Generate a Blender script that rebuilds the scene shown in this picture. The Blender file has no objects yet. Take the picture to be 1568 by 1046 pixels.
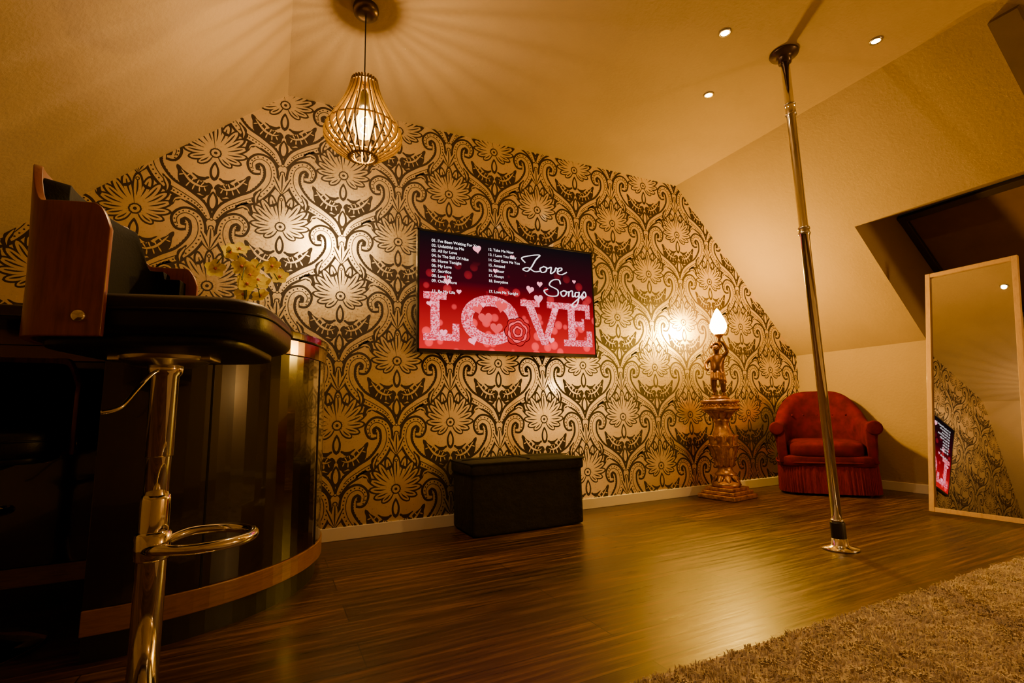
import bpy, bmesh, math, random
import numpy as np
from mathutils import Vector, Matrix
random.seed(7); rng=np.random.default_rng(7)
pi=math.pi
COL=bpy.context.scene.collection

# ---------------------------------------------------------------- materials
def mat(name, col=(.8,.8,.8), rough=.5, metal=0., **kw):
    m=bpy.data.materials.new(name); m.use_nodes=True
    b=m.node_tree.nodes['Principled BSDF']
    b.inputs['Base Color'].default_value=(*col,1); b.inputs['Roughness'].default_value=rough
    b.inputs['Metallic'].default_value=metal
    for k,v in kw.items():
        k=k.replace('_',' ')
        if k=='Emission Color': v=(*v,1)
        b.inputs[k].default_value=v
    return m
def N(m,t,**kw):
    n=m.node_tree.nodes.new(t)
    for k,v in kw.items(): setattr(n,k,v)
    return n
def L(m,a,b): m.node_tree.links.new(a,b)
def coords(m,scale=(1,1,1)):
    t=N(m,'ShaderNodeTexCoord'); mp=N(m,'ShaderNodeMapping'); mp.inputs['Scale'].default_value=scale
    L(m,t.outputs['Object'],mp.inputs['Vector']); return mp.outputs['Vector']
def noise(m,vec,scale,detail=4,rough=.55):
    n=N(m,'ShaderNodeTexNoise'); n.inputs['Scale'].default_value=scale; n.inputs['Detail'].default_value=detail
    n.inputs['Roughness'].default_value=rough; L(m,vec,n.inputs['Vector']); return n
def ramp(m,fac,stops):
    r=N(m,'ShaderNodeValToRGB'); e=r.color_ramp.elements
    while len(e)<len(stops): e.new(.5)
    for i,(p,c) in enumerate(stops): e[i].position=p; e[i].color=(*c,1)
    L(m,fac,r.inputs['Fac']); return r.outputs['Color']
def bump(m,h,strength,dist=.01):
    b=N(m,'ShaderNodeBump'); b.inputs['Strength'].default_value=strength; b.inputs['Distance'].default_value=dist
    L(m,h,b.inputs['Height']); L(m,b.outputs['Normal'],m.node_tree.nodes['Principled BSDF'].inputs['Normal'])
def base(m,c): L(m,c,m.node_tree.nodes['Principled BSDF'].inputs['Base Color'])
def roughc(m,c): L(m,c,m.node_tree.nodes['Principled BSDF'].inputs['Roughness'])
def varied(name,c1,c2,scale,rough,metal=0.,b=.2,bd=.004,stretch=(1,1,1),**kw):
    m=mat(name,c1,rough,metal,**kw); v=coords(m,stretch); n=noise(m,v,scale)
    base(m,ramp(m,n.outputs['Fac'],[(.3,c1),(.7,c2)])); 
    if b: bump(m,n.outputs['Fac'],b,bd)
    return m
def glow(name,col,strength,transp=True,sample=True):
    m=bpy.data.materials.new(name); m.use_nodes=True; nt=m.node_tree
    for n in list(nt.nodes): nt.nodes.remove(n)
    o=nt.nodes.new('ShaderNodeOutputMaterial'); e=nt.nodes.new('ShaderNodeEmission')
    e.inputs['Color'].default_value=(*col,1); e.inputs['Strength'].default_value=strength
    if transp:
        t=nt.nodes.new('ShaderNodeBsdfTransparent'); a=nt.nodes.new('ShaderNodeAddShader')
        nt.links.new(e.outputs[0],a.inputs[0]); nt.links.new(t.outputs[0],a.inputs[1]); nt.links.new(a.outputs[0],o.inputs[0])
    else: nt.links.new(e.outputs[0],o.inputs[0])
    if not sample: m.cycles.emission_sampling='NONE'
    return m

plaster=mat('plaster_paint',(.36,.26,.145),.75)
v=coords(plaster); n=noise(plaster,v,55,6,.6); bump(plaster,n.outputs['Fac'],.42,.007)
n2=noise(plaster,v,1.5,2); base(plaster,ramp(plaster,n2.outputs['Fac'],[(.3,(.32,.228,.128)),(.7,(.375,.270,.152))]))
foil=mat('foil_wallpaper',(.94,.80,.54),.3,.92,Coat_Weight=1.,Coat_Roughness=.09,Coat_IOR=1.6)
v=coords(foil); n=noise(foil,v,420,2); bump(foil,n.outputs['Fac'],.22,.0015)
n2=noise(foil,v,90,3); roughc(foil,ramp(foil,n2.outputs['Fac'],[(.3,(.25,)*3),(.7,(.42,)*3)]))
flock=mat('flock_brown',(.024,.013,.007),.6)
v=coords(flock); n=noise(flock,v,300,2); bump(flock,n.outputs['Fac'],.3,.002)
white=mat('white_trim',(.75,.68,.58),.4)
chrome=mat('chrome',(.82,.8,.78),.07,1.)
steel=mat('brushed_steel',(.6,.57,.52),.25,1.)
blackpl=mat('black_plastic',(.012,.012,.012),.35)
leather=mat('black_leather',(.007,.005,.005),.42,0,Specular_IOR_Level=.35)
v=coords(leather); n=noise(leather,v,160,3); bump(leather,n.outputs['Fac'],.25,.002)
padm=mat('black_leather_matte',(.004,.003,.003),.65,0,Specular_IOR_Level=.10)
v=coords(padm); n=noise(padm,v,160,3); bump(padm,n.outputs['Fac'],.25,.002)
def woodmat(name,c1,c2,axis=(1,12,12),rough=.35,sc=6,coat=.2,spec=.5):
    m=mat(name,c1,rough,0,Coat_Weight=coat,Specular_IOR_Level=spec); v=coords(m,axis); n=noise(m,v,sc,5,.6)
    base(m,ramp(m,n.outputs['Fac'],[(.25,c1),(.5,c2),(.75,c1)])); bump(m,n.outputs['Fac'],.08,.002); return m
walnut=woodmat('walnut',(.12,.024,.007),(.26,.062,.018),(10,10,1))
oak=woodmat('light_oak',(.50,.31,.13),(.62,.41,.19),(8,8,1),.4)
trimwood=woodmat('trim_wood',(.12,.05,.016),(.24,.11,.04),(1.5,1.5,14),.3)
lacquer=mat('black_lacquer',(.008,.004,.003),.14,0,Coat_Weight=.5)
gold=varied('antique_gold',(.85,.48,.11),(.26,.11,.025),30,.34,.85,.3,.004)
bronze=varied('dark_bronze',(.13,.060,.018),(.34,.17,.05),24,.3,.8,.2,.003)
velvetred=varied('red_velvet',(.115,.001,.003),(.05,.0007,.0015),14,.85,0,.25,.01,Specular_IOR_Level=.12)
fringe=varied('fringe_red',(.21,.006,.005),(.08,.002,.002),60,.8,0,.4,.004,(3,3,.3),Specular_IOR_Level=.15)
velvetblk=varied('black_velvet',(.004,.0033,.003),(.010,.008,.006),18,.85,0,.5,.02)
rugm=varied('rug_pile',(.64,.54,.44),(.46,.375,.295),9,.9,0,0)
floor_m=mat('dark_laminate',(.1,.05,.025),.3,0)
v=coords(floor_m)
br=N(floor_m,'ShaderNodeTexBrick'); L(floor_m,v,br.inputs['Vector']); br.inputs['Scale'].default_value=1
br.inputs['Brick Width'].default_value=1.4; br.inputs['Row Height'].default_value=.17; br.inputs['Mortar Size'].default_value=.002
br.inputs['Color1'].default_value=(.6,.6,.6,1); br.inputs['Color2'].default_value=(1.45,1.38,1.3,1); br.inputs['Mortar'].default_value=(.12,.12,.12,1)
v2=coords(floor_m,(.75,14,1)); n=noise(floor_m,v2,3.2,8,.68)
cr=ramp(floor_m,n.outputs['Fac'],[(.33,(.013,.006,.003)),(.5,(.050,.023,.010)),(.66,(.145,.072,.034))])
mx=N(floor_m,'ShaderNodeMix',data_type='RGBA',blend_type='MULTIPLY'); mx.inputs[0].default_value=1
L(floor_m,cr,mx.inputs[6]); L(floor_m,br.outputs['Color'],mx.inputs[7]); base(floor_m,mx.outputs[2])
roughc(floor_m,ramp(floor_m,n.outputs['Fac'],[(.35,(.27,)*3),(.65,(.44,)*3)]))
bump(floor_m,n.outputs['Fac'],.20,.004)

# ---------------------------------------------------------------- mesh helpers
def empty(name,loc=(0,0,0),rot=0.):
    o=bpy.data.objects.new(name,None); o.location=loc; o.rotation_euler=(0,0,rot); o.empty_display_size=.1; COL.objects.link(o); return o
def obj(name,V,F,m,parent=None,smooth=False,bev=0,sub=0,mi=None,loc=None,rot=None):
    me=bpy.data.meshes.new(name); me.from_pydata([tuple(v) for v in V],[],[tuple(f) for f in F])
    ms=m if isinstance(m,(list,tuple)) else [m]
    for x in ms: me.materials.append(x)
    if mi: me.polygons.foreach_set('material_index',mi)
    bm=bmesh.new(); bm.from_mesh(me); bmesh.ops.recalc_face_normals(bm,faces=bm.faces); bm.to_mesh(me); bm.free()
    if smooth:
        for p in me.polygons: p.use_smooth=True
    o=bpy.data.objects.new(name,me); COL.objects.link(o)
    if parent: o.parent=parent
    if loc: o.location=loc
    if rot: o.rotation_euler=rot
    if bev:
        b=o.modifiers.new('b','BEVEL'); b.width=bev; b.segments=3; b.limit_method='ANGLE'; b.angle_limit=.7
    if sub:
        s=o.modifiers.new('s','SUBSURF'); s.levels=sub; s.render_levels=sub
    return o
def boxg(x0,x1,y0,y1,z0,z1):
    V=[(x,y,z) for x in (x0,x1) for y in (y0,y1) for z in (z0,z1)]
    F=[(0,1,3,2),(4,6,7,5),(0,4,5,1),(2,3,7,6),(0,2,6,4),(1,5,7,3)]
    return V,F
def merge(*gs):
    V=[];F=[]
    for g in gs:
        o=len(V); V+=list(g[0]); F+=[tuple(i+o for i in f) for f in g[1]]
    return V,F
def lathe(prof,seg=40,cx=0,cy=0,sx=1,sy=1,caps=True):
    V=[];F=[]
    for r,z in prof:
        for i in range(seg):
            a=2*pi*i/seg; V.append((cx+sx*r*math.cos(a),cy+sy*r*math.sin(a),z))
    for j in range(len(prof)-1):
        for i in range(seg):
            k=(i+1)%seg; F.append((j*seg+i,j*seg+k,(j+1)*seg+k,(j+1)*seg+i))
    if caps: F.append(tuple(range(seg))); F.append(tuple((len(prof)-1)*seg+i for i in range(seg)))
    return V,F
def cat(pts,n=8,closed=False):
    P=[Vector(p) for p in pts]; out=[]; m=len(P)
    rngg=range(m if closed else m-1)
    for i in rngg:
        g=(lambda j:P[j%m]) if closed else (lambda j:P[min(max(j,0),m-1)])
        a,b,c,d=g(i-1),g(i),g(i+1),g(i+2)
        for k in range(n):
            t=k/n; out.append(.5*((2*b)+(c-a)*t+(2*a-5*b+4*c-d)*t*t+(3*b-a-3*c+d)*t**3))
    if not closed: out.append(P[-1])
    return out
def tube(path,r,seg=12,closed=False,flatf=None):
    P=[Vector(p) for p in path]; n=len(P); V=[];F=[]
    up=Vector((0,0,1)); prev=None
    for i,p in enumerate(P):
        if closed: t=(P[(i+1)%n]-P[i-1])
        else: t=P[min(i+1,n-1)]-P[max(i-1,0)]
        t.normalize()
        if prev is None:
            s=t.cross(up)
            if s.length<1e-3: s=t.cross(Vector((1,0,0)))
        else: s=prev-t*prev.dot(t)
        s.normalize(); prev=s; u=s.cross(t)
        rr=r[i] if isinstance(r,(list,tuple)) else r
        for k in range(seg):
            a=2*pi*k/seg; V.append(p+s*rr*math.cos(a)+u*rr*math.sin(a))
    m=n if closed else n-1
    for i in range(m):
        for k in range(seg):
            j=(i+1)%n; q=(k+1)%seg
            F.append((i*seg+k,i*seg+q,j*seg+q,j*seg+k))
    if not closed:
        F.append(tuple(range(seg))); F.append(tuple((n-1)*seg+k for k in range(seg)))
    return [tuple(v) for v in V],F
def superell(w,d,h,e1=.35,e2=.35,cx=0,cy=0,cz=0,nu=48,nv=20):
    def c(a,e): 
        x=math.cos(a); return math.copysign(abs(x)**e,x)
    def s(a,e):
        x=math.sin(a); return math.copysign(abs(x)**e,x)
    V=[];F=[]
    for j in range(nv+1):
        b=-pi/2+pi*j/nv
        for i in range(nu):
            a=2*pi*i/nu
            V.append((cx+w/2*c(b,e1)*c(a,e2),cy+d/2*c(b,e1)*s(a,e2),cz+h/2*s(b,e1)))
    for j in range(nv):
        for i in range(nu):
            k=(i+1)%nu; F.append((j*nu+i,j*nu+k,(j+1)*nu+k,(j+1)*nu+i))
    return V,F
def ball(r,c=(0,0,0),s=(1,1,1),n=16):
    V,F=superell(2*r*s[0],2*r*s[1],2*r*s[2],1,1,c[0],c[1],c[2],n,n//2); return V,F
def grid(rows,closed=False,caps=False):
    V=[];F=[];w=len(rows[0])
    for r in rows: V+=[tuple(p) for p in r]
    for j in range(len(rows)-1):
        for i in range(w if closed else w-1):
            k=(i+1)%w; F.append((j*w+i,j*w+k,(j+1)*w+k,(j+1)*w+i))
    if caps:
        F.append(tuple(range(w))); F.append(tuple((len(rows)-1)*w+i for i in range(w)))
    return V,F

# ---------------------------------------------------------------- room
H=2.6; XL=-6.0; YF=-4.6; XA=-4.45; XB=-1.37; K=1.15; KL=1.236
obj('floor',*boxg(XL,0,YF,0,-.05,0),floor_m)
shapes=[]
def ribbon(path,wf,layer,o=0.,mirror=True,n=6):
    P=[Vector((*p,0)) for p in path]; P=cat(P,n) if len(P)>2 else [P[0].lerp(P[1],t/14) for t in range(15)]
    if o:
        P[0]=P[0]-(P[1]-P[0]).normalized()*o; P[-1]=P[-1]+(P[-1]-P[-2]).normalized()*o
    m=len(P); A=[];B=[]
    for i,p in enumerate(P):
        t=P[min(i+1,m-1)]-P[max(i-1,0)]; t.normalize(); nn=Vector((-t.y,t.x,0)); w=wf(i/(m-1))+o
        A.append((p+nn*w)[:2]); B.append((p-nn*w)[:2])
    vs=A+B; fs=[(i,i+1,m+i+1,m+i) for i in range(m-1)]
    shapes.append((layer,vs,fs))
    if mirror: shapes.append((layer,[(-x,y) for x,y in vs],fs))
def disc(c,r,layer,mirror=True,n=10):
    vs=[c]+[(c[0]+r*math.cos(2*pi*i/n),c[1]+r*math.sin(2*pi*i/n)) for i in range(n)]
    fs=[(0,1+i,1+(i+1)%n) for i in range(n)]
    shapes.append((layer,vs,fs))
    if mirror and abs(c[0])>1e-6: shapes.append((layer,[(-x,y) for x,y in vs],fs))
pw=lambda w:(lambda t:w*max(0,math.sin(pi*min(1,max(0,t))**1.4))**.7)
lw=lambda w,f=5:(lambda t:w*max(0,math.sin(pi*t**.8))**.8*(.60+.40*abs(math.cos(f*pi*t))))
FC=(0,.0)
for (a,Lg,w) in [(0,.180,.0165),(17,.176,.016),(34,.170,.016),(51,.160,.0155),(69,.150,.0155),(88,.138,.015),(109,.118,.0145),(131,.092,.013)]:
    r=math.radians(a); d=(math.sin(r),math.cos(r)); c0=(FC[0]+.014*d[0],FC[1]+.014*d[1])
    p_=lambda f,s=0:(c0[0]+d[0]*Lg*f+d[1]*s,c0[1]+d[1]*Lg*f-d[0]*s)
    ribbon([p_(-.02),p_(.5,.004),p_(1.06)],pw(w+.009),1,.0,a>0); ribbon([p_(0.02),p_(.5,.004),p_(.97)],pw(w),2,0,a>0)
    ribbon([p_(.30),p_(.55,.003),p_(.85)],pw(.0040),3,0,a>0)
disc((0,.0),.030,3); disc((0,.0),.022,4); disc((0,0),.009,5)
band=[(.012,-.385),(.055,-.315),(.13,-.262),(.215,-.21),(.277,-.115),(.272,-.022),(.222,.012),(.183,-.018),(.192,-.062),(.222,-.066)]
bw=lambda t:.006+.022*max(0,math.sin(pi*min(1,t)**.75))
ribbon(band,lambda t:bw(t)+.009,1,.005,n=8); ribbon(band,bw,2,n=8)
BP=cat([Vector((*p,0)) for p in band],10); acc=0
for i in range(1,len(BP)-8):
    acc+=(BP[i]-BP[i-1]).length
    if acc>.0155: 
        acc=0; t=(BP[min(i+1,len(BP)-1)]-BP[i-1]).normalized(); nn=Vector((-t.y,t.x,0)); w=bw(i/len(BP))
        c=BP[i]-nn*w*.55; disc((c.x,c.y),.0045,3)
        c=BP[i]+nn*(w+.009); disc((c.x,c.y),.0078,1)
ribbon([((p.x),(p.y)) for p in BP[8:-12:5]],lambda t:.0022,3,0,n=3)
A1=[(.008,-.19),(.055,-.215),(.12,-.19),(.175,-.10)]
ribbon(A1,lw(.050,4),1,0,n=12)
ribbon([(.025,-.197),(.06,-.207),(.108,-.185),(.155,-.125)],pw(.006),6)
for (a,b) in (((.045,-.207),(.035,-.232)),((.065,-.207),(.065,-.240)),((.088,-.20),(.098,-.233)),((.11,-.188),(.128,-.218)),((.06,-.205),(.045,-.180)),((.08,-.20),(.068,-.170)),((.105,-.188),(.092,-.160)),((.13,-.165),(.110,-.142)),((.14,-.15),(.163,-.158))):
    ribbon([a,((a[0]+b[0])/2,(a[1]+b[1])/2),b],pw(.0034),6,n=4)
ribbon([(.022,-.145),(.06,-.162),(.105,-.135)],lw(.012,2),1,0); 
ribbon([(0,-.05),(0,-.10),(0,-.165)],pw(.024),1,0,False); ribbon([(0,-.07),(0,-.10),(0,-.145)],pw(.012),2,0,False)
ribbon([(0,-.225),(0,-.27),(0,-.34)],pw(.027),1,0,False); ribbon([(0,-.24),(0,-.275),(0,-.325)],pw(.014),2,0,False)
ribbon([(.03,-.255),(.055,-.268),(.095,-.255)],pw(.010),1)
for z,r_ in ((-.215,.010),(-.17,.015),(-.115,.020),(-.055,.015),(-.005,.010)): 
    disc((.34,z),r_,1,n=14); disc((.34,z),r_*.55,2,n=8)
ribbon([(.335,.035),(.316,.005),(.312,-.03)],pw(.009),1)
ribbon([(.318,-.235),(.302,-.255),(.275,-.262)],pw(.009),1)
for a in (0,40):
    r=math.radians(a); pth=[(0,.200),(math.sin(r)*.03,.205+.05*math.cos(r)),(math.sin(r)*.075,.205+.12*math.cos(r)**.6)]
    ribbon(pth,pw(.025),1,0,a>0); ribbon(pth,pw(.0155),2,0,a>0); ribbon(pth,pw(.004),3,0,a>0)
ribbon([(.150,.045),(.162,.085),(.195,.100),(.232,.078)],lw(.022,2),1,0,n=10); ribbon([(.160,.06),(.170,.083),(.195,.092),(.22,.08)],pw(.005),6)
ribbon([(.128,.110),(.134,.155),(.105,.215)],lw(.020,3),1,0,n=10); ribbon([(.129,.12),(.131,.155),(.11,.20)],pw(.005),6)
ribbon([(.205,-.03),(.215,-.035),(.212,-.045)],pw(.008),3)
P_,V_=.68,.76
PV=[];PF=[];PM=[]
for ih in (0,1):
    for i in range(-6,7):
        for j in range(-1,4):
            cx=-3.78+.34*ih+P_*i; cz=.25+.38*ih+V_*j
            if cx<XL-.4 or cx>.4 or cz>H+.4: continue
            for si,(ly,vs,fs) in enumerate(shapes):
                y=-(.0003*ly+.0000015*si); o=len(PV)
                PV+= [(cx+x,y,cz+z) for x,z in vs]; PF+=[tuple(q+o for q in f) for f in fs]; PM+=[1 if ly%2 else 0]*len(fs)
me=bpy.data.meshes.new('pat'); me.from_pydata(PV,[],PF); me.polygons.foreach_set('material_index',PM)
bm=bmesh.new(); bm.from_mesh(me)
def cut(co,no):
    bmesh.ops.bisect_plane(bm,geom=bm.verts[:]+bm.edges[:]+bm.faces[:],dist=1e-6,plane_co=co,plane_no=no,clear_outer=True)
cut((0,0,H),(0,0,1)); cut((0,0,.0),(0,0,-1)); cut((0,0,0),(1,0,0)); cut((XL,0,0),(-1,0,0))
cut((XB,0,H),(H-K,0,-XB)); cut((XA,0,H),(-(H-KL),0,(XA-XL)))
for f in bm.faces:
    f.normal_update()
    if f.normal.y>0: f.normal_flip()
wv=[bm.verts.new(p) for p in [(XL,0,0),(0,0,0),(0,0,K),(XB,0,H),(XA,0,H),(XL,0,KL)]]
f=bm.faces.new(wv); f.material_index=0
wb=[bm.verts.new((p[0],.08,p[2])) for p in [(XL,0,0),(0,0,0),(0,0,K),(XB,0,H),(XA,0,H),(XL,0,KL)]]
bm.faces.new(wb[::-1])
for i in range(6): bm.faces.new((wv[i],wv[(i+1)%6],wb[(i+1)%6],wb[i]))
bm.to_mesh(me); bm.free()
me.materials.append(foil); me.materials.append(flock)
COL.objects.link(bpy.data.objects.new('wall_back',me)); me.name='wall_back'
obj('wall_right',*boxg(0,.08,YF,0,0,K),plaster)
obj('wall_left',*boxg(XL-.08,XL,YF,0,0,KL),plaster)
obj('wall_front',[(XL,YF,0),(0,YF,0),(0,YF,K),(XB,YF,H),(XA,YF,H),(XL,YF,KL)],[(0,1,2,3,4,5)],plaster)
SY0,SY1=-1.05,-2.06; SZ=1.94
sx=lambda z:-(z-K)*(-XB)/(H-K)
V=[(XA,0,H),(XB,0,H),(XB,YF,H),(XA,YF,H),(XL,0,KL),(XL,YF,KL)]; F=[(0,1,2,3),(4,0,3,5)]
def q(*p): 
    o=len(V); V.extend(p); F.append(tuple(range(o,o+len(p))))
q((XB,0,H),(0,0,K),(0,SY0,K),(sx(SZ),SY0,SZ),(XB,SY0,H))
q((XB,SY0,H),(sx(SZ),SY0,SZ),(sx(SZ),SY1,SZ),(XB,SY1,H))
q((XB,SY1,H),(sx(SZ),SY1,SZ),(0,SY1,K),(0,YF,K),(XB,YF,H))
ti=(-.15,2.12); bi=(.72,1.36); to=(sx(SZ),SZ); bo=(0,K)
for y in (SY0,SY1): q((to[0],y,to[1]),(ti[0],y,ti[1]),(bi[0],y,bi[1]),(bo[0],y,bo[1]))
q((to[0],SY0,to[1]),(to[0],SY1,to[1]),(ti[0],SY1,ti[1]),(ti[0],SY0,ti[1]))
q((bo[0],SY0,bo[1]),(bo[0],SY1,bo[1]),(bi[0],SY1,bi[1]),(bi[0],SY0,bi[1]))
obj('ceiling',V,F,plaster)
def slopebox(y0,y1,h,z0,z1):
    nx,nz=-(H-K),XB; l=math.hypot(nx,nz); nx/=l; nz/=l
    A=[]
    for y in (y0,y1):
        for z in (z0,z1):
            for o in (-.002,h): A.append((sx(z)+nx*o,y,z+nz*o))
    return A,[(0,1,3,2),(4,6,7,5),(0,4,5,1),(2,3,7,6),(0,2,6,4),(1,5,7,3)]
obj('trim_1',*slopebox(-2.09,-2.2,.05,K,H-.05),varied('beam_brown',(.10,.06,.035),(.14,.085,.05),6,.6))
w=empty('window_1')
blind=varied('roller_blind_brown',(.14,.07,.028),(.18,.095,.04),6,.7,0,.1)
dk=mat('window_frame_dark',(.035,.02,.012),.4)
d=Vector((bi[0]-ti[0],0,bi[1]-ti[1])); Ld=d.length; d.normalize(); nn=Vector((-d.z,0,d.x)); 
if nn.x>0: nn=-nn
def onw(s,y,o): return Vector((ti[0],y,ti[1]))+d*s+nn*o
def wbox(s0,s1,y0,y1,o0,o1):
    A=[onw(s,y,o) for s in (s0,s1) for y in (y0,y1) for o in (o0,o1)]
    return A,[(0,1,3,2),(4,6,7,5),(0,4,5,1),(2,3,7,6),(0,2,6,4),(1,5,7,3)]
obj('blind',*wbox(.02,Ld-.02,SY1+.02,SY0-.02,.004,.012),blind,w)
obj('frame',*merge(wbox(0,.05,SY1,SY0,.012,.05),wbox(Ld-.06,Ld,SY1,SY0,.012,.05),wbox(0,Ld,SY0-.05,SY0,.012,.045),wbox(0,Ld,SY1,SY1+.05,.012,.045)),dk,w,bev=.004)
obj('baseboard_back',*boxg(-4.225,-.016,-.015,-.0022,0,.07),white,bev=.003)
obj('baseboard_right',*boxg(-.015,-.0005,YF+.01,-.0015,0,.07),white,bev=.003)

# ---------------------------------------------------------------- downlights
for i,(x,y) in enumerate([(-2.426,-1.447),(-2.101,-1.039),(-1.633,-1.741)]):
    e=empty('ceiling_downlight',(x,y,H))
    obj('trim_ring',*lathe([(.020,-.001),(.030,-.001),(.031,-.005),(.022,-.006),(.020,-.001)],32,caps=False),steel,e,True)
    obj('lens',*lathe([(.001,-.004),(.020,-.004),(.020,-.002),(.001,-.002)],24),glow('downlight_lens',(1,.68,.28),70,False,False),e)
    l=bpy.data.lights.new('downlight_lamp','SPOT'); l.energy=17; l.color=(1,.60,.22); l.spot_size=2.1; l.spot_blend=.8; l.shadow_soft_size=.02
    lo=bpy.data.objects.new('lamp',l); lo.parent=e; lo.location=(0,0,-.012); COL.objects.link(lo)

# ---------------------------------------------------------------- pendant
e=empty('pendant_lamp',(-4.135,-.85,0))
obj('canopy',*lathe([(.001,2.6),(.058,2.6),(.06,2.585),(.055,2.565),(.03,2.558),(.001,2.556)],32),mat('canopy_bronze',(.12,.08,.05),.3,.9),e,True)
obj('cord',*tube([(0,0,2.56),(0,0,2.16)],.003,8),blackpl,e,True)
obj('socket',*lathe([(.001,2.17),(.012,2.17),(.02,2.15),(.021,2.09),(.018,2.085),(.001,2.085)],24),blackpl,e,True)
slatw=woodmat('plywood_slat',(.20,.125,.006),(.32,.21,.012),(6,6,1),.9,coat=0,spec=.05)
prof=cat([Vector(p) for p in [(.060,0,2.222),(.078,0,2.15),(.118,0,2.06),(.163,0,1.980),(.174,0,1.945),(.162,0,1.910),(.115,0,1.868),(.062,0,1.832)]],4)
parts=[]; NSL=26
for k in range(NSL):
    a=2*pi*k/NSL; ca,sa=math.cos(a),math.sin(a); rows=[]
    for p in prof:
        r0,r1=p.x-.015,p.x
        rows.append([(r*ca-s*sa,r*sa+s*ca,p.z) for r,s in ((r0,-.0030),(r1,-.0030),(r1,.0030),(r0,.0030))])
    parts.append(grid(rows,True,True))
obj('slats',*merge(*parts),slatw,e)
ring=lambda r,z,w=.012,h=.005:lathe([(r-w,z),(r,z),(r,z+h),(r-w,z+h),(r-w,z)],48,caps=False)
spokes=[tube([(.018*math.cos(a),.018*math.sin(a),2.165),(.05*math.cos(a),.05*math.sin(a),2.205)],.002,6) for a in (0,2.1,4.2)]
obj('rings',*merge(ring(.062,2.2,.055),ring(.160,1.975,.008,.004),ring(.066,1.838,.014),*spokes),slatw,e)
obj('bulb',*lathe([(.001,2.088),(.014,2.085),(.016,2.07),(.026,2.045),(.042,2.01),(.046,1.985),(.042,1.96),(.028,1.94),(.001,1.932)],28),glow('pendant_bulb_glow',(1,.50,.07),8,True,False),e,True)
fil=[(.012*math.cos(t*1.3)+.004*math.sin(t*5),.012*math.sin(t*1.3),1.955+t*.009) for t in range(11)]
obj('filament',*tube(cat(fil,3),.0026,6),glow('filament_glow',(1,.75,.28),300,False,False),e,True)
l=bpy.data.lights.new('pendant_light','POINT'); l.energy=58; l.color=(1,.60,.23); l.shadow_soft_size=.02
lo=bpy.data.objects.new('light',l); lo.parent=e; lo.location=(0,0,1.99); COL.objects.link(lo)

# ---------------------------------------------------------------- TV
e=empty('television',(-3.013,0,1.456)); TW,TH=1.327,.79
obj('case',*boxg(-TW/2,TW/2,-.078,-.045,-TH/2,TH/2),blackpl,e,bev=.005)
obj('rear_housing',*boxg(-.45,.45,-.048,-.003,-.3,.2),blackpl,e,bev=.01)
obj('bezel',*merge(boxg(-TW/2,TW/2,-.084,-.076,TH/2-.014,TH/2),boxg(-TW/2,TW/2,-.084,-.076,-TH/2,-TH/2+.022),boxg(-TW/2,-TW/2+.013,-.084,-.076,-TH/2,TH/2),boxg(TW/2-.013,TW/2,-.084,-.076,-TH/2,TH/2)),mat('bezel_gloss',(.01,.01,.01),.15),e,bev=.002)
SW,SH=TW-.026,TH-.036; sz0=-TH/2+.022
scr=bpy.data.materials.new('tv_picture'); scr.use_nodes=True; nt=scr.node_tree
for n_ in list(nt.nodes): nt.nodes.remove(n_)
out=nt.nodes.new('ShaderNodeOutputMaterial'); em=nt.nodes.new('ShaderNodeEmission'); L(scr,em.outputs[0],out.inputs[0])
v=coords(scr); sp=N(scr,'ShaderNodeSeparateXYZ'); L(scr,v,sp.inputs[0])
mr=N(scr,'ShaderNodeMapRange'); L(scr,sp.outputs['Z'],mr.inputs['Value']); mr.inputs['From Min'].default_value=-.38; mr.inputs['From Max'].default_value=.38
c1=ramp(scr,mr.outputs[0],[(0,(.55,.004,.008)),(.35,(.25,.002,.006)),(.60,(.03,.001,.004)),(1,(.004,.003,.004))])
vo=N(scr,'ShaderNodeTexVoronoi'); vo.inputs['Scale'].default_value=11; L(scr,v,vo.inputs['Vector'])
c2=ramp(scr,vo.outputs['Distance'],[(.0,(.9,.04,.04)),(.30,(.6,.02,.03)),(.36,(0,0,0))])
mr2=N(scr,'ShaderNodeMapRange'); L(scr,sp.outputs['Z'],mr2.inputs['Value']); mr2.inputs['From Min'].default_value=.22; mr2.inputs['From Max'].default_value=-.2
mm=N(scr,'ShaderNodeMath',operation='MULTIPLY'); L(scr,mr2.outputs[0],mm.inputs[0]); mm.inputs[1].default_value=.8
ad=N(scr,'ShaderNodeMix',data_type='RGBA',blend_type='ADD'); L(scr,mm.outputs[0],ad.inputs[0]); L(scr,c1,ad.inputs[6]); L(scr,c2,ad.inputs[7])
L(scr,ad.outputs[2],em.inputs['Color']); em.inputs['Strength'].default_value=1.7
obj('screen',*boxg(-SW/2,SW/2,-.080,-.079,sz0,sz0+SH),scr,e)
def uv(u,v_): return (-SW/2+u*SW, sz0+SH*(1-v_))
wt=glow('tv_text_white',(1,.93,.95),2.2,False,False); pk=glow('tv_glitter_pink',(1,.16,.24),2.1,False,False); hp=glow('tv_heart_pink',(1,.26,.36),2.2,False,False)
rd=glow('tv_rose_red',(.6,.004,.010),1.4,False,False); rd2=glow('tv_rose_dark',(.07,.0,.003),1.,False,False); rd3=glow('tv_rose_light',(1,.06,.08),1.8,False,False)
nt=pk.node_tree; nz=nt.nodes.new('ShaderNodeTexNoise'); nz.inputs['Scale'].default_value=120; tc=nt.nodes.new('ShaderNodeTexCoord'); nt.links.new(tc.outputs['Object'],nz.inputs['Vector'])
cr_=nt.nodes.new('ShaderNodeValToRGB'); cr_.color_ramp.elements[0].position=.42; cr_.color_ramp.elements[0].color=(.50,.01,.03,1); cr_.color_ramp.elements[1].position=.60; cr_.color_ramp.elements[1].color=(1,.28,.36,1)
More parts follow.
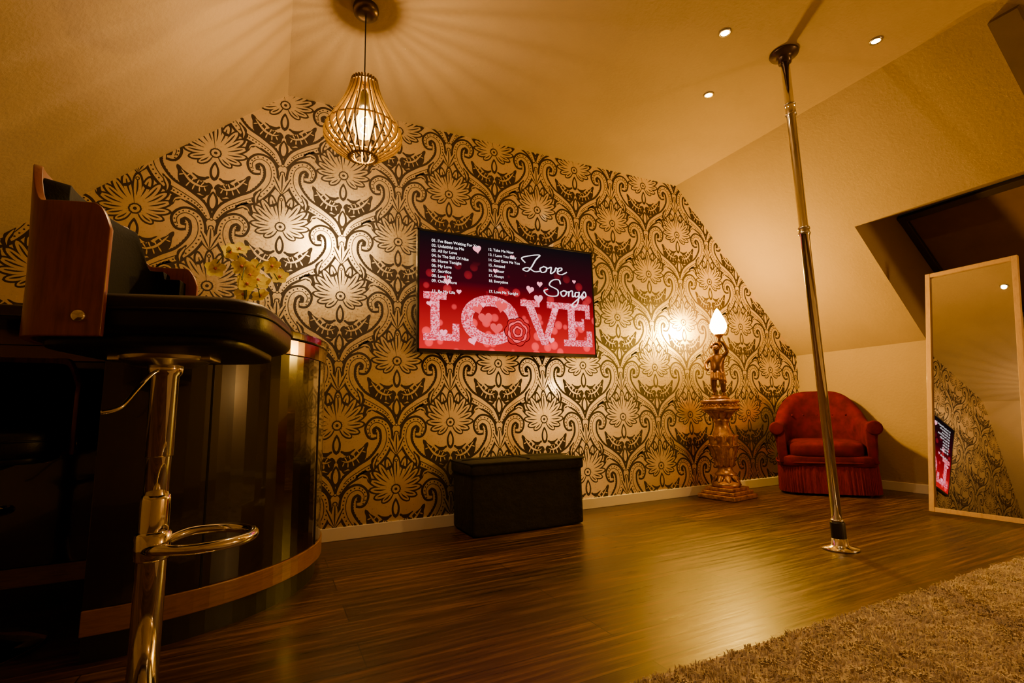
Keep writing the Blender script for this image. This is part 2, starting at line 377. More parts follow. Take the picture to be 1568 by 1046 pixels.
nt.links.new(nz.outputs['Fac'],cr_.inputs['Fac']); nt.links.new(cr_.outputs['Color'],[n_ for n_ in nt.nodes if n_.type=='EMISSION'][0].inputs['Color'])
def scrpoly(name,polys,m,y=-.0806,faces=None):
    V=[];F=[]
    for P in polys:
        o=len(V); V+=[(x,y,z) for x,z in P]; F.append(tuple(range(o,o+len(P))))
    me=bpy.data.meshes.new(name); me.from_pydata(V,[],F); me.materials.append(m); o_=bpy.data.objects.new(name,me); o_.parent=e; COL.objects.link(o_); return o_
def rect(u0,v0,u1,v1): return [uv(u0,v1),uv(u1,v1),uv(u1,v0),uv(u0,v0)]
def hq(pts): return [uv(*p) for p in pts]
t0,b0=.52,.93
Lp=[rect(.02,t0,.135,t0+.06),rect(.055,t0,.10,b0),rect(.02,b0-.06,.20,b0),rect(.165,b0-.15,.20,b0)]
Ep=[rect(.80,t0,.975,t0+.06),rect(.83,t0,.875,b0),rect(.80,b0-.06,.985,b0),rect(.875,.69,.93,.74),rect(.945,t0,.975,t0+.14),rect(.95,b0-.15,.985,b0),rect(.92,.66,.935,.77)]
Vp=[rect(.54,t0,.655,t0+.06),rect(.70,t0,.80,t0+.06),hq([(.57,t0+.05),(.66,b0),(.70,b0),(.62,t0+.05)]),hq([(.66,b0),(.70,b0),(.775,t0+.05),(.735,t0+.05)])]
Op=[]
for k in range(32):
    a,b=2*pi*k/32,2*pi*(k+1)/32; cu,cv=.37,.73
    Op.append(hq([(cu+.10*math.cos(a),cv+.125*math.sin(a)),(cu+.10*math.cos(b),cv+.125*math.sin(b)),(cu+.16*math.cos(b),cv+.22*math.sin(b)),(cu+.16*math.cos(a),cv+.22*math.sin(a))]))
scrpoly('love_letters',Lp+Ep+Vp+Op,pk)
def heart(u,v_,s,rot=0):
    P=[];cx,cz=uv(u,v_)
    for k in range(28):
        t=2*pi*k/28; x=16*math.sin(t)**3; y=13*math.cos(t)-5*math.cos(2*t)-2*math.cos(3*t)-math.cos(4*t)
        x*=s/32;y*=s/32; P.append((cx+x*math.cos(rot)-y*math.sin(rot),cz+x*math.sin(rot)+y*math.cos(rot)))
    return P
scrpoly('hearts',[heart(.30,.10,.06,.2),heart(.60,.42,.06,-.2),heart(.66,.36,.045),heart(.14,.42,.05),heart(.40,.28,.035),heart(.65,.50,.07,.1),heart(.88,.3,.03),heart(.12,.86,.05),heart(.27,.92,.06,.3),heart(.75,.6,.05),heart(.93,.45,.04),heart(.20,.5,.035),heart(.5,.13,.03),heart(.05,.62,.04,.3),heart(.33,.60,.035),heart(.72,.88,.05,-.2)],hp,-.0812)
scrpoly('bokeh_hearts',[heart(.34,.72,.10,.1),heart(.43,.60,.09,-.2),heart(.30,.64,.07,.3),heart(.40,.80,.09,0)],glow('tv_soft_red',(1,.05,.06),1.4,False,False),-.0809)
cx,cz=uv(.52,.82)
def rosep(R,f,amp,ph): return [(cx+R*math.cos(2*pi*k/60)*(1+amp*abs(math.sin(f*pi*k/60+ph))),cz+R*math.sin(2*pi*k/60)*(1+amp*abs(math.sin(f*pi*k/60+ph)))) for k in range(60)]
yy=-.0814
for i,(R_,f_,ph,mm_) in enumerate([(.088,7,0,rd2),(.083,7,0,rd),(.070,6,.5,rd2),(.066,6,.5,rd3),(.055,5,1.1,rd2),(.051,5,1.1,rd),(.038,5,.3,rd2),(.034,5,.3,rd3),(.022,4,.9,rd2),(.018,4,.9,rd)]):
    scrpoly('rose_petals',[rosep(R_,f_,.16,ph)],mm_,yy-i*.00012)
dg=bpy.context.evaluated_depsgraph_get
def text(name,s,u,v_,size,m,shear=0):
    c=bpy.data.curves.new(name,'FONT'); c.body=s; c.size=size; c.shear=shear; o=bpy.data.objects.new(name,c); COL.objects.link(o)
    bpy.context.view_layer.update(); me=bpy.data.meshes.new_from_object(o.evaluated_get(dg())); bpy.data.objects.remove(o)
    me.materials.clear(); me.materials.append(m); x,z=uv(u,v_); o=bpy.data.objects.new(name,me); COL.objects.link(o); o.parent=e; o.location=(x,-.0822,z); o.rotation_euler=(pi/2,0,0)
tr1=["01. I've Been Waiting For You","02. Unfaithful to Me","03. All for Love","04. In The Still Of Nite","05. Home Tonight","06. My Love","07. Sacrifice","08. Love Me","09. Once More"," ","11. Be My Life"]
tr2=["12. Take Me Now","13. I Love You Baby","14. God Gave Me You","15. Amazed","16. Saviour","17. Always","18. Everytime"," ","17. Love Me Tonight"]
for i,s in enumerate(tr1): text('track_line',s,.06,.085+i*.044,.027,wt)
for i,s in enumerate(tr2): text('track_line',s,.36,.10+i*.048,.026,wt)
def stroke(name,pts,w,m):
    P=cat([Vector((*uv(*p),0)) for p in pts],8); polys=[]; n_=len(P); A=[];B=[]
    for i,p in enumerate(P):
        t=(P[min(i+1,n_-1)]-P[max(i-1,0)]).normalized(); nn_=Vector((-t.y,t.x,0)); ww=w*(.55+.65*abs(t.y))
        A.append((p+nn_*ww)[:2]);B.append((p-nn_*ww)[:2])
    for i in range(n_-1): polys.append([A[i],A[i+1],B[i+1],B[i]])
    scrpoly(name,polys,m,-.0829)
S=.0042
for k,pts in enumerate([
 [(.575,.17),(.555,.13),(.60,.10),(.665,.08),(.64,.13),(.61,.21),(.585,.25),(.56,.235),(.59,.215),(.63,.245),(.665,.235)],
 [(.69,.185),(.665,.21),(.675,.245),(.70,.23),(.705,.195),(.685,.185),(.715,.20)],
 [(.715,.20),(.735,.185),(.73,.245),(.755,.22),(.765,.185),(.78,.20)],
 [(.775,.22),(.80,.20),(.80,.18),(.78,.19),(.775,.235),(.80,.245),(.835,.215)],
 [(.79,.34),(.78,.30),(.74,.31),(.72,.36),(.77,.40),(.765,.455),(.71,.46),(.685,.42),(.71,.40)],
 [(.81,.40),(.79,.42),(.80,.455),(.82,.44),(.825,.405),(.805,.40),(.835,.41)],
 [(.84,.40),(.84,.45),(.845,.41),(.865,.395),(.865,.45),(.88,.44)],
 [(.905,.405),(.885,.41),(.885,.45),(.905,.435),(.91,.40),(.90,.50),(.875,.55),(.86,.53),(.90,.47),(.935,.42)],
 [(.925,.43),(.945,.39),(.955,.43),(.935,.455),(.92,.44)]]): stroke('script_title',pts,S,wt)

# ---------------------------------------------------------------- ottoman
e=empty('storage_ottoman',(-3.075,-.205,0))
W2,D2=.365,.165
def wob(g,amp,sc=9):
    V=[]
    for x,y,z in g[0]:
        d_=amp*(math.sin(x*sc+z*7)+math.sin(y*sc*1.7+x*5+1.3))*.5; V.append((x+d_*.5,y+d_,z+d_*.4))
    return V,g[1]
obj('box_body',*wob(superell(2*W2,2*D2,.35,.06,.06,0,0,.178,96,40),.004,30),velvetblk,e,True)
obj('lid',*wob(superell(2*W2+.022,2*D2+.022,.085,.28,.07,0,0,.365,96,24),.003,24),velvetblk,e,True)
rim=[(x,y) for x,y in ((-W2-.010,-D2-.010),(W2+.010,-D2-.010),(W2+.010,D2+.010),(-W2-.010,D2+.010))]
obj('lid_piping',*tube([(*p,.395) for p in rim],.005,8,True),velvetblk,e,True)
obj('lid_seam',*merge(tube([(-W2,0,.409),(W2,0,.409)],.003,8),tube([(0,-D2,.409),(0,D2,.409)],.003,8)),velvetblk,e,True)

# ---------------------------------------------------------------- pedestal + statue lamp
e=empty('gilded_pedestal',(-1.30,-.215,0),math.radians(8))
def sq(h,z0,z1): return boxg(-h,h,-h,h,z0,z1)
obj('plinth',*merge(sq(.155,0,.035),sq(.135,.035,.06),sq(.115,.06,.085)),gold,e,bev=.008)
obj('shaft',*lathe([(.10,.085),(.108,.10),(.10,.118),(.075,.13),(.062,.15),(.075,.17),(.082,.18),(.06,.195),(.05,.22),(.06,.26),(.085,.32),(.098,.37),(.095,.42),(.075,.475),(.055,.52),(.046,.56),(.06,.575),(.06,.59),(.048,.60),(.07,.625),(.10,.645),(.125,.66)],48),gold,e,True)
obj('capital',*merge(lathe([(.11,.655),(.135,.66),(.142,.675),(.135,.69),(.122,.695),(.122,.71),(.14,.718),(.143,.73),(.138,.74),(.001,.74)],48)),gold,e,True)
leaves=[]
def leaf(a,z0,z1,r0,r1,r2,w):
    rows=[]
    for i in range(9):
        t=i/8; z=z0+(z1-z0)*math.sin(t*pi*.58)/math.sin(pi*.5); r=r0+(r1-r0)*math.sin(t*pi/2)+(r2)*t**3
        ww=w*math.sin(pi*(.12+.85*t))**.7*(.8+.2*abs(math.cos(t*pi*3))); row=[]
        for s in (-1,-.5,0,.5,1):
            aa=a+s*ww/max(r,.03); rr=r-.010*s*s+.006*(s==0); row.append((rr*math.cos(aa),rr*math.sin(aa),z))
        rows.append(row)
    return grid(rows)
for k in range(8):
    leaves.append(leaf(2*pi*k/8,.23,.40,.058,.108,.022,.042)); leaves.append(leaf(2*pi*(k+.5)/8,.29,.47,.078,.104,.012,.036))
    leaves.append(leaf(2*pi*k/8,.585,.655,.052,.105,.02,.03)); leaves.append(leaf(2*pi*k/8,.12,.17,.10,.075,-.005,.03))
o=obj('acanthus_leaves',*merge(*leaves),gold,e,True,sub=1); s_=o.modifiers.new('so','SOLIDIFY'); s_.thickness=.005
beads=[ball(.008,(.142*math.cos(2*pi*k/30),.142*math.sin(2*pi*k/30),.70),n=8) for k in range(30)]
obj('beading',*merge(*beads),gold,e,True)

e=empty('cherub_statue_lamp',(-1.30,-.215,.74),math.radians(-48))
obj('socle',*lathe([(.001,0),(.075,0),(.078,.012),(.065,.022),(.055,.03),(.058,.04),(.001,.042)],32),bronze,e,True)
def skin(name,nodes,edges,m,parent,root=0,sub=2):
    me=bpy.data.meshes.new(name); me.from_pydata([n_[0] for n_ in nodes],edges,[]); me.materials.append(m)
    o=bpy.data.objects.new(name,me); COL.objects.link(o); o.parent=parent
    sk=o.modifiers.new('sk','SKIN'); sk.use_smooth_shade=True
    for i,n_ in enumerate(nodes):
        s=me.skin_vertices[0].data[i]; r=n_[1]; s.radius=(r,r) if not isinstance(r,tuple) else r; s.use_root=(i==root)
    b=o.modifiers.new('ss','SUBSURF'); b.levels=sub; b.render_levels=sub; return o
nd=[((0,0,.215),(.042,.034)),((.004,-.006,.26),(.042,.038)),((.006,0,.315),(.046,.036)),((.006,.002,.352),(.022,.02)),((.006,-.004,.375),(.018,.018)),((.008,-.010,.405),(.036,.038)),((.008,-.008,.435),(.026,.028)),
 ((.026,0,.19),(.034,.032)),((.036,-.022,.125),(.024,.024)),((.034,-.004,.065),(.017,.018)),((.034,-.004,.05),(.013,.013)),((.038,-.04,.046),(.011,.009)),
 ((-.026,0,.19),(.034,.032)),((-.034,.004,.125),(.024,.024)),((-.03,.012,.07),(.017,.018)),((-.03,.012,.052),(.013,.013)),((-.036,-.02,.046),(.011,.009)),
 ((.05,0,.335),(.02,.02)),((.088,-.006,.375),(.017,.017)),((.07,-.012,.43),(.013,.013)),((.045,-.014,.462),(.011,.011)),
 ((-.044,0,.33),(.02,.02)),((-.08,-.006,.285),(.017,.017)),((-.075,-.038,.245),(.013,.013)),((-.058,-.052,.235),(.011,.011))]
ed=[(0,1),(1,2),(2,3),(3,4),(4,5),(5,6),(0,7),(7,8),(8,9),(9,10),(10,11),(0,12),(12,13),(13,14),(14,15),(15,16),(2,17),(17,18),(18,19),(19,20),(2,21),(21,22),(22,23),(23,24)]
skin('cherub_body',nd,ed,bronze,e)
hair=[]
for k in range(26):
    a=random.uniform(-.3,pi+.3); ph=random.uniform(.1,1.4); hair.append(ball(.0125,(.008+.036*math.cos(a)*math.cos(ph),-.006+.036*abs(math.sin(a))*math.cos(ph),.415+.034*math.sin(ph)),n=8))
face=[ball(.006,(.008,-.049,.405),(.8,1,1.2),8),ball(.0045,(-.005,-.043,.413),n=8),ball(.0045,(.021,-.043,.413),n=8),ball(.006,(.008,-.044,.392),(1.4,.7,.5),8),ball(.012,(-.006,-.035,.40),n=8),ball(.012,(.022,-.035,.40),n=8)]
obj('curls_and_face',*merge(*hair,*face),bronze,e,True)
fing=[]
for k in range(4): 
    z=.458+.006*k; fing.append(tube([(.045,-.022,z),(.036,-.027,z),(.027,-.022,z),(.026,-.014,z)],.0035,6))
drape=[]
for k in range(20):
    t=k/19; a=-2.6+t*3.6; r=.052+.006*math.sin(t*25); drape.append([(r*math.cos(a),r*.85*math.sin(a),.235-.03*t),(1.15*r*math.cos(a),r*math.sin(a),.20-.03*t),(1.22*r*math.cos(a),1.1*r*math.sin(a),.165-.04*t)])
o=obj('drapery',*grid(drape),gold,e,True,sub=1); s_=o.modifiers.new('so','SOLIDIFY'); s_.thickness=.005
obj('torch_hand',*merge(*fing),bronze,e,True)
obj('torch',*lathe([(.001,.40),(.008,.402),(.007,.44),(.009,.47),(.013,.485),(.022,.495),(.034,.505),(.038,.515),(.034,.518),(.001,.515)],28,.036,-.016),gold,e,True)
obj('flame_shade',*lathe([(.026,.515),(.050,.535),(.064,.57),(.062,.60),(.048,.64),(.030,.68),(.014,.71),(.001,.727)],32,.036,-.016),glow('flame_shade_glow',(1,.55,.09),44,True,True),e,True)
l=bpy.data.lights.new('flame_light','POINT'); l.energy=118; l.color=(1,.53,.045); l.shadow_soft_size=.045
lo=bpy.data.objects.new('light',l); lo.parent=e; lo.location=(.036,-.016,.60); COL.objects.link(lo)

# ---------------------------------------------------------------- armchair
e=empty('velvet_armchair',(-.42,-.43,0),math.radians(-53.6))
R0=.29
def chairpath():
    out=[]
    for i in range(7): out.append((Vector((R0+.02*(1-i/6),-.27+.27*i/7,0)),Vector((1,-.05,0)).normalized(),0.))
    for i in range(25):
        a=pi*i/24; out.append((Vector((R0*math.cos(a),R0*.98*math.sin(a),0)),Vector((math.cos(a),math.sin(a),0)),math.sin(a)))
    for i in range(7): out.append((Vector((-R0-.02*(i/6),-.27+.27*(6-i)/7,0)),Vector((-1,-.05,0)).normalized(),0.))
    return out
rows=[]
for p,nv_,s in chairpath():
    sm=s*s*(3-2*s); h=.545+.255*sm; th=.8+.2*sm
    sec=[(-.05,.24),(-.055,.36),(-.05,h-.10),(-.042,h-.04),(-.02,h-.005),(.015,h+.008),(.05,h-.008),(.066,h-.04),(.055,h-.075),(.034,h-.10),(.03,.38),(.025,.24)]
    rows.append([p+nv_*a*th+Vector((0,0,z)) for a,z in sec])
obj('back_and_arms',*grid(rows,True,True),velvetred,e,True,sub=2)
scr_=[]
for sd in (-1,1):
    V0,F0=lathe([(.001,0),(.03,0),(.05,.006),(.054,.02),(.05,.03),(.001,.03)],24)
    scr_.append(([(sd*(R0+.028)+x,-.262-z,.505+y) for x,y,z in V0],F0))
    scr_.append(boxg(sd*(R0)-.03,sd*(R0)+.03,-.285,-.262,.24,.50))
obj('arm_scrolls',*merge(*scr_),velvetred,e,True,bev=.008)
obj('seat_cushion',*superell(.52,.56,.15,.45,.35,0,-.03,.335),velvetred,e,True)
obj('seat_apron',*superell(.66,.60,.10,.3,.3,0,-.01,.255,64),velvetred,e,True)
tuft=[]
for k in range(5):
    a=pi*(.2+.15*k); tuft.append(ball(.009,((R0-.052)*math.cos(a),(R0-.052)*math.sin(a),.60),n=8))
obj('buttons',*merge(*tuft),velvetred,e,True)
skirt=[]; NS=420
def sk_pt(t,off):
    a=2*pi*t; c,s=math.cos(a),math.sin(a); 
    x=(.335+off)*math.copysign(abs(c)**.45,c); y=(.305+off)*(math.copysign(abs(s)**.45,s) if s<0 else s**.9); return x,y-.0
for z,k_ in ((.245,0),(.20,.6),(.10,1),(.02,1.2)):
    row=[]
    for i in range(NS):
        o_=.005*k_*math.sin(i*2*pi*84/NS)+.002*k_*math.sin(i*1.7); x,y=sk_pt(i/NS,o_+.002*k_); row.append((x,y,z))
    skirt.append(row)
obj('fringe_skirt',*grid(skirt,True),fringe,e,True)
gb=[(*sk_pt(i/120,.006),.245) for i in range(120)]
obj('braid',*tube(gb,.008,8,True),velvetred,e,True)
obj('feet',*merge(*[lathe([(.001,0),(.018,0),(.024,.03),(.02,.06),(.028,.22),(.001,.22)],16,x,y) for x,y in ((.25,-.22),(-.25,-.22),(.17,.17),(-.17,.17))]),walnut,e,True)

# ---------------------------------------------------------------- standing mirror
wd=Vector((.008,-1,0)).normalized(); bl=Vector((-.765,-1.28,.012)); ln=Vector((.365,0,1.54)); ML=ln.length; ln.normalize(); nm=wd.cross(ln).normalized()
if nm.x>0: nm=-nm
MW=.475
e=empty('standing_mirror')
def mb(a0,a1,s0,s1,o0,o1):
    A=[bl+wd*a+ln*s+nm*o for a in (a0,a1) for s in (s0,s1) for o in (o0,o1)]
    return A,[(0,1,3,2),(4,6,7,5),(0,4,5,1),(2,3,7,6),(0,2,6,4),(1,5,7,3)]
fw_=.028
obj('frame',*merge(mb(0,fw_,0,ML,-.002,.02),mb(MW-fw_,MW,0,ML,-.002,.02),mb(fw_,MW-fw_,0,fw_,-.002,.019),mb(fw_,MW-fw_,ML-fw_,ML,-.002,.019)),oak,e,bev=.002)
obj('glass',*mb(fw_-.004,MW-fw_+.004,fw_-.004,ML-fw_+.004,.0,.006),mat('mirror_glass',(.68,.68,.68),.01,1.),e)
obj('backing',*mb(.01,MW-.01,.01,ML-.01,-.006,-.001),oak,e)

# ---------------------------------------------------------------- dance pole
e=empty('dance_pole',(-2.0,-1.472,0))
obj('base_plate',*lathe([(.001,0),(.078,0),(.08,.004),(.076,.010),(.045,.016),(.036,.022),(.034,.05),(.001,.05)],40),chrome,e,True)
obj('adjuster',*lathe([(.001,.03),(.031,.03),(.032,.04),(.032,.12),(.030,.125),(.001,.125)],32),blackpl,e,True)
obj('tube',*lathe([(.0225,.12),(.0225,1.55),(.0255,1.553),(.0255,1.60),(.0225,1.603),(.0225,2.22),(.0265,2.225),(.0265,2.30),(.0225,2.305),(.0225,2.56)],32),chrome,e,True)
obj('joint_rings',*merge(*[lathe([(.024,z),(.0285,z+.002),(.0285,z+.010),(.024,z+.012)],32) for z in (2.225,2.285,1.558,1.585,.125)]),steel,e,True)
obj('ceiling_plate',*lathe([(.001,2.6),(.072,2.6),(.074,2.594),(.07,2.586),(.045,2.575),(.033,2.565),(.032,2.54),(.001,2.54)],40),mat('dark_metal',(.09,.06,.05),.3,.8),e,True)

# ---------------------------------------------------------------- home bar
e=empty('home_bar')
cx,cy,R=-4.925,-.45,.69
def outline(off,recess=True):
    P=[(cx+R+off,-.03)]
    for i in range(25):
        a=-(pi/2)*i/24; P.append((cx+(R+off)*math.cos(a),cy+(R+off)*math.sin(a)))
    if recess: P+=[(cx-.0,cy-R-off),(cx-.0-off*0,cy-.02-off),(XL+.01,cy-.02-off),(XL+.01,-.03)]
    else: P+=[(XL+.01,cy-R-off),(XL+.01,-.03)]
    return P
def prism(P,z0,z1):
    n_=len(P); V=[(x,y,z0) for x,y in P]+[(x,y,z1) for x,y in P]
    F=[(i,(i+1)%n_,n_+(i+1)%n_,n_+i) for i in range(n_)]+[tuple(range(n_)),tuple(range(n_,2*n_))]; return V,F
def dedupe(P):
    o=[P[0]]
    for p in P[1:]:
        if abs(p[0]-o[-1][0])+abs(p[1]-o[-1][1])>1e-4: o.append(p)
    return o
obj('toe_kick',*prism(dedupe(outline(-.02)),0,.08),blackpl,e)
obj('wood_trim',*prism(dedupe(outline(.006)),.08,.15),trimwood,e,bev=.003)
obj('cabinet',*prism(dedupe(outline(0)),.15,.925),lacquer,e,bev=.003)
obj('fascia',*prism(dedupe(outline(.003)),.925,.985),mat('polished_band',(.16,.10,.04),.16,.95),e,bev=.002)
obj('counter_top',*prism(dedupe(outline(.012,False)),.985,1.02),mat('bar_top_gloss',(.02,.012,.008),.08,0,Coat_Weight=.5),e,bev=.006)
obj('counter_leg',*boxg(XL+.03,XL+.09,cy-R+.02,cy-R+.10,0,.985),lacquer,e,bev=.005)
obj('panel_seams',*merge(*[boxg(cx+(R)*math.cos(a)-.003,cx+R*math.cos(a)+.003,cy+R*math.sin(a)-.003,cy+R*math.sin(a)+.003,.15,.925) for a in (-.35,-1.15)]),blackpl,e)

# ---------------------------------------------------------------- bar stools
def stool(loc,rot,dz):
    e=empty('bar_stool',(loc[0],loc[1],0),rot)
    obj('base',*lathe([(.001,0),(.205,0),(.21,.004),(.205,.012),(.15,.026),(.09,.042),(.05,.065),(.033,.095),(.03,.12),(.001,.12)],56),chrome,e,True)
    ct=.52+dz*.5
    obj('outer_column',*lathe([(.028,.09),(.028,ct-.01),(.026,ct),(.001,ct)],32),chrome,e,True)
    obj('collar',*lathe([(.028,.385),(.033,.39),(.034,.44),(.028,.445)],32),chrome,e,True)
    obj('piston',*lathe([(.001,ct-.02),(.0235,ct-.02),(.0235,.80+dz),(.001,.80+dz)],28),chrome,e,True)
    obj('upper_sleeve',*lathe([(.024,.60+dz),(.027,.602+dz),(.027,.775+dz),(.032,.78+dz),(.034,.79+dz),(.034,.80+dz)],28),chrome,e,True)
    obj('seat_plate',*merge(lathe([(.001,.795+dz),(.06,.797+dz),(.085,.808+dz),(.09,.822+dz),(.001,.822+dz)],32),boxg(-.10,.10,-.035,.035,.808+dz,.825+dz)),steel,e,True,bev=.003)
    obj('lift_lever',*tube(cat([(0,-.02,.79+dz),(-.008,-.05,.775+dz),(-.018,-.085,.74+dz),(-.030,-.115,.705+dz),(-.055,-.13,.695+dz)],5),.0042,8),chrome,e,True)
    fp=cat([(.0,-.030,.41),(.04,-.085,.422),(.11,-.100,.422),(.175,-.06,.422),(.195,0,.422),(.175,.06,.422),(.11,.100,.422),(.04,.085,.422),(.0,.030,.41)],6)
    obj('footrest_loop',*tube(fp,.0105,14),chrome,e,True)
    obj('seat_pan',*superell(.36,.37,.03,.3,.4,.015,0,.832+dz),leather,e,True)
    obj('seat_cushion',*superell(.43,.405,.098,.42,.42,.025,0,.880+dz,64,24),leather,e,True)
    sp_=[]
    for i in range(72):
        a=2*pi*i/72; c_,s_=math.cos(a),math.sin(a)
        sp_.append((.025+.2155*math.copysign(abs(c_)**.42,c_),.2035*math.copysign(abs(s_)**.42,s_),.888+dz))
    obj('seat_piping',*tube(sp_,.0035,8,True),leather,e,True)
    def sh(u,off):
        s=abs(u); sd=1 if u>0 else -1
        hw=.210+off
        if s>.55:
            t=(s-.55)/.45; return Vector((-.095+.072*t, sd*hw,0)),t
        t=s/.55; a=t*pi/2
        c_,s_=math.cos(a)**.7,math.sin(a)**.7
        return Vector((-.095-(.085+off)*c_, sd*hw*s_,0)),0
    def top(u):
        s=abs(u)
        tt=max(0,min(1,(s-.26)/.20)); tt=tt*tt*(3-2*tt); h=1.175-(.09)*tt
        if s>.80: h-=.05*((s-.80)/.20)**2.2
        return h
    def shell(o0,o1,z0f,topf,urange=1,n_=91):
        rows=[]
        for i in range(n_):
            u=-urange+2*urange*i/(n_-1); a,_=sh(u,o0); b,_=sh(u,o1); zt=topf(u)+dz; zb=z0f(u)+dz; row=[]
            lean=lambda zz:max(0,(zz-dz-.95))*.08*max(0,1-abs(u)*1.4)
            zs=[zb+(zt-zb)*k/8 for k in range(9)]
            for zz in zs: row.append((b.x-lean(zz),b.y,zz))
            for zz in reversed(zs): row.append((a.x-lean(zz),a.y,zz))
            rows.append(row)
        return grid(rows,True,True)
    obj('bentwood_shell',*shell(0,.013,lambda u:.832,top),walnut,e,True,bev=.002)
    obj('back_pad',*shell(-.040,-.001,lambda u:.925,lambda u:top(u)-.022-(.02 if abs(u)>.6 else 0),.84),padm,e,True,bev=.012)
    blt=[]
    for sd in (-1,1):
        V0,F0=lathe([(.001,0),(.011,0),(.012,.003),(.009,.007),(.001,.008)],20)
        blt.append(([(-.058+x,sd*(.223+z_),.868+dz+y) for x,y,z_ in V0],F0))
    obj('bolts',*merge(*blt),chrome,e,True)
    return e
stool((-4.68,-1.69),math.radians(-12),0)
stool((-5.28,-.88),math.radians(-80),-.26)

# ---------------------------------------------------------------- orchid on bar
e=empty('potted_orchid',(-4.58,-.64,1.02))
obj('pot',*lathe([(.001,0),(.04,0),(.052,.05),(.058,.085),(.053,.088),(.048,.08),(.001,.078)],32),white,e,True)
green=varied('leaf_green',(.06,.10,.02),(.10,.14,.03),12,.4,0,.1)
lv=[]
for k in range(5):
    a=2*pi*k/5; rows=[]
    for i in range(8):
        t=i/7; r=.13*t; z=.08+.06*math.sin(t*2.2)-.02*t; w_=.022*math.sin(pi*(.1+.88*t)); c_,s_=math.cos(a),math.sin(a)
        rows.append([(r*c_-w_*s*s_,r*s_+w_*s*c_,z-.004*(s==0)) for s in (-1,0,1)])
    lv.append(grid(rows))
obj('leaves',*merge(*lv),green,e,True,sub=1)
pet=bpy.data.materials.new('orchid_petal'); pet.use_nodes=True; nt=pet.node_tree
for n_ in list(nt.nodes): nt.nodes.remove(n_)
oo=nt.nodes.new('ShaderNodeOutputMaterial'); d1=nt.nodes.new('ShaderNodeBsdfDiffuse'); d2=nt.nodes.new('ShaderNodeBsdfTranslucent'); ms_=nt.nodes.new('ShaderNodeMixShader')
nzz=nt.nodes.new('ShaderNodeTexNoise'); nzz.inputs['Scale'].default_value=40; rr_=nt.nodes.new('ShaderNodeValToRGB'); rr_.color_ramp.elements[0].color=(.75,.62,.03,1); rr_.color_ramp.elements[1].color=(.9,.82,.16,1)
nt.links.new(nzz.outputs['Fac'],rr_.inputs['Fac']); nt.links.new(rr_.outputs[0],d1.inputs[0]); nt.links.new(rr_.outputs[0],d2.inputs[0]); nt.links.new(d1.outputs[0],ms_.inputs[1]); nt.links.new(d2.outputs[0],ms_.inputs[2]); nt.links.new(ms_.outputs[0],oo.inputs[0])
cen=mat('orchid_centre',(.5,.12,.03),.5)
stems=[];pt=[];ce=[]
for sidx,(dx,dy) in enumerate([(-.07,.0),(.07,.02),(-.01,-.04),(.03,.05)]):
    top_=.37-.04*sidx; sp2=cat([(0,0,.07),(dx*.1,dy*.1,.18),(dx*.5,dy*.5,top_),(dx*1.1,dy*1.1,top_+.01),(dx*1.7,dy*1.7,top_-.05)],6)
    stems.append(tube(sp2,.0025,6))
    for k in range(4):
        p=sp2[len(sp2)-1-k*5]; p=p+Vector((random.uniform(-.03,.03),random.uniform(-.02,.02),random.uniform(-.03,.03)))
        dr=Vector((random.uniform(-.6,.8),-1,random.uniform(.0,.8))).normalized(); q_=dr.to_track_quat('Z','Y').to_matrix()
        for m_ in range(5):
            a=2*pi*m_/5+.3; rows=[]
            for i in range(6):
                t=i/5; r=.003+.038*t; w_=.018*math.sin(pi*(.1+.8*t))
                rows.append([tuple(p+q_@Vector((r*math.cos(a)-w_*s*math.sin(a),r*math.sin(a)+w_*s*math.cos(a),.006*t*t+.003*abs(s)))) for s in (-1,0,1)])
            pt.append(grid(rows))
        ce.append(ball(.007,tuple(p+dr*.004),n=8))
obj('stems',*merge(*stems),green,e,True); obj('petals',*merge(*pt),pet,e,True); obj('flower_centres',*merge(*ce),cen,e,True)

# ---------------------------------------------------------------- rug
x0,x1,y0,y1=-4.25,-.95,-3.2,-1.96
e=empty('shag_rug')
obj('backing',*boxg(x0,x1,y0,y1,.001,.012),rugm,e)
n_=110000
ar=np.column_stack([rng.uniform(x0,x1,n_),rng.uniform(y0,y1,n_)])
cl=np.sin(ar[:,0]*37+3*np.sin(ar[:,1]*23))+np.cos(ar[:,1]*41+2*np.sin(ar[:,0]*29))
ang=cl*1.6+rng.uniform(-1,1,n_); ln_=rng.uniform(.012,.024,n_); tilt=rng.uniform(.3,1.,n_)
dx,dy=np.cos(ang),np.sin(ang); w_=.0020
B=np.column_stack([ar,np.full(n_,.008)]); sd=np.column_stack([-dy,dx,np.zeros(n_)])*w_
mid=B+np.column_stack([dx*ln_*.25*tilt,dy*ln_*.25*tilt,ln_*.6]); tip=B+np.column_stack([dx*ln_*.9*tilt,dy*ln_*.9*tilt,ln_*.85*(1-.3*tilt)])
VV=np.stack([B-sd,B+sd,mid+sd*.9,mid-sd*.9,tip],1).reshape(-1,3)
idx=np.arange(n_)[:,None]*5; T=np.concatenate([idx+[0,1,2],idx+[0,2,3],idx+[3,2,4]],1).reshape(-1)
me=bpy.data.meshes.new('pile'); me.vertices.add(len(VV)); me.vertices.foreach_set('co',VV.astype(np.float32).ravel())
me.loops.add(len(T)); me.loops.foreach_set('vertex_index',T.astype(np.int32)); nt_=len(T)//3
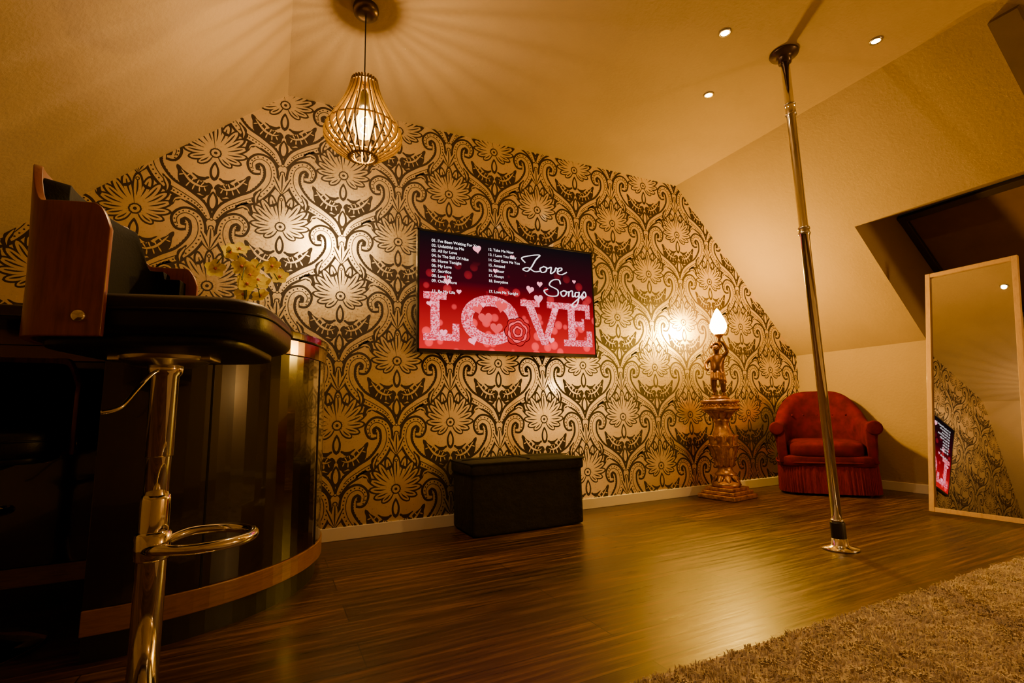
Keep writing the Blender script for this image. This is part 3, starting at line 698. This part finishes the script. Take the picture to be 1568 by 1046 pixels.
me.polygons.add(nt_); me.polygons.foreach_set('loop_start',np.arange(nt_,dtype=np.int32)*3)
me.update(calc_edges=True); me.materials.append(rugm); o=bpy.data.objects.new('pile',me); o.parent=e; COL.objects.link(o)

# ---------------------------------------------------------------- side table and lamp added unseen behind the viewpoint (room fill, glow below TV)
TX,TY=-.45,-3.75
e=empty('added_side_table',(TX,TY,0))
obj('top',*lathe([(.001,.63),(.2,.63),(.205,.64),(.2,.655),(.001,.655)],40),walnut,e,True)
obj('stand',*lathe([(.001,0),(.14,0),(.13,.02),(.03,.04),(.02,.3),(.03,.62),(.001,.632)],32),walnut,e,True)
e=empty('added_table_lamp',(TX,TY,.655))
obj('foot',*lathe([(.001,0),(.07,0),(.07,.015),(.02,.03),(.015,.30),(.03,.33),(.001,.34)],32),gold,e,True)
obj('globe',*ball(.09,(0,0,.42),n=28),glow('globe_glow',(1,.56,.16),95,True,True),e,True)
l=bpy.data.lights.new('added_table_light','POINT'); l.energy=12; l.color=(1,.56,.18); l.shadow_soft_size=.07
lo=bpy.data.objects.new('light',l); lo.parent=e; lo.location=(0,0,.42); COL.objects.link(lo)

# ---------------------------------------------------------------- world + camera
w=bpy.data.worlds.new('world'); bpy.context.scene.world=w; w.use_nodes=True
w.node_tree.nodes['Background'].inputs[0].default_value=(.9,.6,.35,1); w.node_tree.nodes['Background'].inputs[1].default_value=.01
cam=bpy.data.cameras.new('camera'); cam.lens=757.03/1568*36; cam.sensor_width=36; cam.clip_start=.02
co=bpy.data.objects.new('camera',cam); COL.objects.link(co)
yaw,pitch,roll=.4530,.1444,-.0245
fw=Vector((math.sin(yaw)*math.cos(pitch),math.cos(yaw)*math.cos(pitch),math.sin(pitch))); rt=Vector((math.cos(yaw),-math.sin(yaw),0)); up=rt.cross(fw)
r2=rt*math.cos(roll)+up*math.sin(roll); u2=-rt*math.sin(roll)+up*math.cos(roll)
M=Matrix((r2,u2,-fw)).transposed().to_4x4(); M.translation=(-4.4638,-3.0233,.6748); co.matrix_world=M
bpy.context.scene.camera=co
